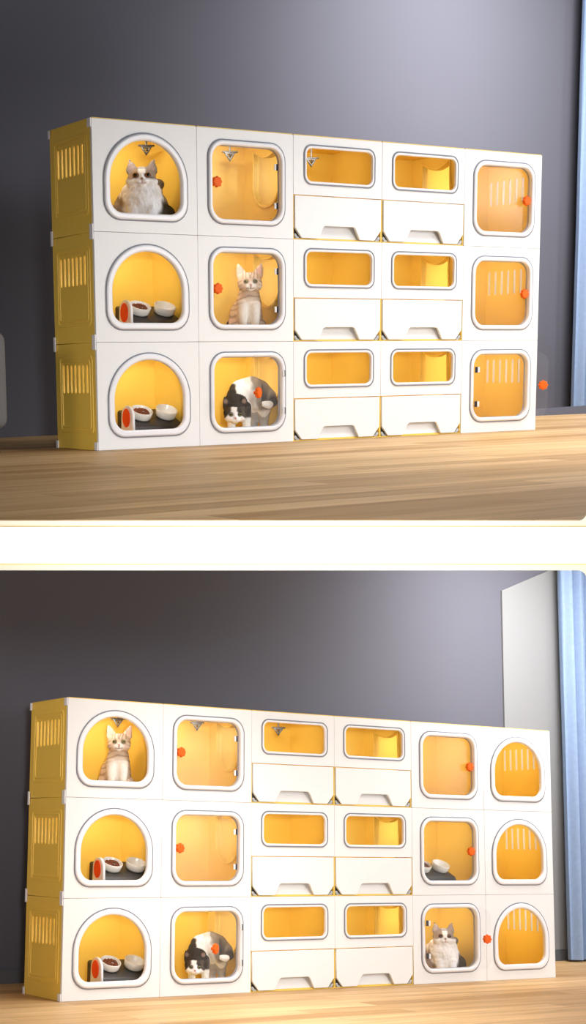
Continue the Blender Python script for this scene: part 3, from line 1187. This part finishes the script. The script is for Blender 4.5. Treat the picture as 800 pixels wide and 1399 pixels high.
def calico_prims():
    hx, hy, hz = C_HEAD
    t = Vector((0, 0, 0))
    p = [('e', (hx, hy + .004, hz + .004), (.044, .041, .037), (-.5, 0, 0)),
         ('e', (hx - .020, hy - .016, hz - .014), (.023, .022, .020)), ('e', (hx + .020, hy - .016, hz - .014), (.023, .022, .020)),
         ('e', (hx - .007, hy - .031, hz - .024), (.0125, .0115, .011)), ('e', (hx + .007, hy - .031, hz - .024), (.0125, .0115, .011)),
         ('e', (hx, hy - .020, hz - .033), (.011, .010, .008)),
         ('c', [((hx, hy - .024, hz + .004), .011), ((hx, hy - .039, hz - .016), .0065)]),
         ('c', [((hx + .004, hy + .020, hz + .020), .030), ((-.036, -.012, .152), .042), ((-.010, .018, .192), .048), ((.030, .044, .202), .050), ((.056, .060, .190), .050)]),
         ('e', (-.030, -.006, .140), (.046, .050, .050)), ('e', (.054, .056, .168), (.050, .056, .058)),
         ('c', [((-.048, -.020, .120), .026), ((-.052, -.034, .070), .0165), ((-.052, -.040, .018), .0140)]),
         ('c', [((.000, -.016, .130), .028), ((.006, -.026, .075), .0180), ((.006, -.030, .018), .0145)]),
         ('e', (-.052, -.050, .012), (.0165, .022, .012)), ('e', (.006, -.040, .012), (.0165, .022, .012)),
         ('c', [((.036, .062, .140), .034), ((.040, .088, .080), .020), ((.040, .074, .020), .0145)]),
         ('c', [((.076, .050, .140), .034), ((.080, .074, .080), .020), ((.080, .060, .020), .0145)]),
         ('e', (.040, .062, .012), (.0165, .022, .012)), ('e', (.080, .048, .012), (.0165, .022, .012)),
         ('c', [((.086, .060, .200), .019), ((.108, .040, .176), .018), ((.112, .010, .148), .018), ((.092, -.012, .138), .0175), ((.074, -.020, .142), .012)])]
    for s in (-1, 1):
        p.append(('c', [((hx + s * .027, hy + .012, hz + .026), .0190), ((hx + s * .034, hy + .010, hz + .046), .0125), ((hx + s * .039, hy + .010, hz + .066), .003)], 0.5))
    return p


def calico_color(p):
    white, dark, grey, pink = (.96, .94, .92), (.055, .047, .042), (.34, .285, .22), (.6, .3, .27)
    hx, hy, hz = C_HEAD
    r_ = p - C_HEAD
    n1 = .012 * nz(p, 30)
    if r_.length < .082 and p.y < hy + .040 and r_.z > -.052:
        blaze = 1 - sstep(.006, .014, abs(r_.x + .004) - max(0, .010 - r_.z) * .95 + n1 * .4)
        c = mixc(mixc(dark, (.11, .09, .07), .5 + nz(p, 45)), white, blaze)
        if r_.z < -.016:
            c = mixc(c, white, .9 * sstep(-.014, -.022, r_.z))
        if r_.z > .026:
            c = mixc(dark, (.34, .24, .20), .75 * max(near(p, (hx - .036, hy + .002, hz + .048), .006, .013), near(p, (hx + .036, hy + .002, hz + .048), .006, .013)))
        c = mixc(c, pink, near(p, (hx, hy - .045, hz - .018), .0042, .0062))
        c = mixc(c, dark, .9 * max(near(p, (hx - .017, hy - .033, hz - .003), .0080, .0112), near(p, (hx + .017, hy - .033, hz - .003), .0080, .0112)))
        return c
    c = white
    side = p.x + .35 * (p.z - .15) + n1
    if p.z > .105 and p.y > -.075:
        # dark saddle over the shoulders, leaving a pale ridge along the back
        c = mixc(c, dark, (1 - sstep(-.022, -.010, side)) * sstep(.108, .124, p.z + n1))
        c = mixc(c, (.62, .45, .36), .5 * (1 - sstep(.006, .014, abs(p.x - .008 + n1))) * sstep(.215, .235, p.z))
    if p.z > .10:
        c = mixc(c, grey, sstep(.026, .042, p.x - .30 * (.2 - p.z) + n1) * sstep(.104, .125, p.z + n1))
    if p.x > .066 and p.y < .03 and p.z > .12:
        c = mixc(grey, dark, sstep(.035, .0, p.y))
        if p.y < -.018:
            c = white
    if p.y > .045 and p.z < .115 and p.x > .02:
        c = mixc(white, dark, .5 * sstep(.03, .06, p.z))
    return c


FLUFF_F = lambda q: 0.0030 * (1 - near(q, (0, -.075, .200 + .0), .030, .055))
CATS = {}
CATS['kitten'] = (*cat_mesh(kitten_prims(), kitten_color, .0030, None, 4), K_HEAD, (.0185, -.0375, .004), (.0082, .0055, .0068), eye_mesh((.28, .27, .10), .48), .94)
CATS['fluffy'] = (*cat_mesh(fluffy_prims(), fluffy_color, .0032, FLUFF_F, 4), F_HEAD, (.0190, -.0335, .006), (.0102, .0060, .0098), eye_mesh((.30, .10, .02), .62), .94)
CATS['calico'] = (*cat_mesh(calico_prims(), calico_color, .0030, None, 4), C_HEAD, (.0170, -.0345, -.003), (.0076, .0050, .0062), eye_mesh((.25, .24, .10), .55), .94)


def cat(kind, room, col, row, x, y, rot, label, scale=(1, 1, 1), group=None):
    me, minz, head, eo, er, em, _ = CATS[kind]
    t = solo('cat', me, room, label, 'cat', group, mtx=Matrix.Translation((col * W + x, y, row * H + fz)) @ Matrix.Rotation(math.radians(rot), 4, 'Z') @ Matrix.Diagonal((*scale, 1)))
    for s in (-1, 1):
        part('eye', em, t, Matrix.Translation((head.x + s * eo[0], head.y + eo[1], head.z + eo[2] - minz)) @ Matrix.Rotation(s * .35, 4, 'Z') @ Matrix.Diagonal((*er, 1)), label='glossy cat eye')
    return t


cat('fluffy', UPPER, 0, 2, 0.300, 0.150, -31, 'fluffy white and grey cat sitting in arched top left cabinet of the upper room', (1.20, 1.12, 1.02))
cat('kitten', UPPER, 1, 1, 0.340, 0.155, -31, 'tan tabby kitten sitting behind closed clear door in the upper room', (1.06, 1.04, 1.04))
cat('calico', UPPER, 1, 0, 0.302, 0.130, -31, 'black and white cat stepping head down behind open door in the upper room', (1.06, 1.0, 1.02))
cat('kitten', LOWER, 0, 2, 0.325, 0.155, -31, 'tan tabby kitten sitting in arched top left cabinet of the lower room', (1.06, 1.04, 1.04))
cat('calico', LOWER, 1, 0, 0.300, 0.130, -31, 'black and white cat stepping head down behind open door in the lower room', (1.0, 0.97, 0.95))
cat('fluffy', LOWER, 4, 0, 0.310, 0.150, -31, 'fluffy white and grey cat behind open door on the lower room floor', (1.06, 1.0, .95))
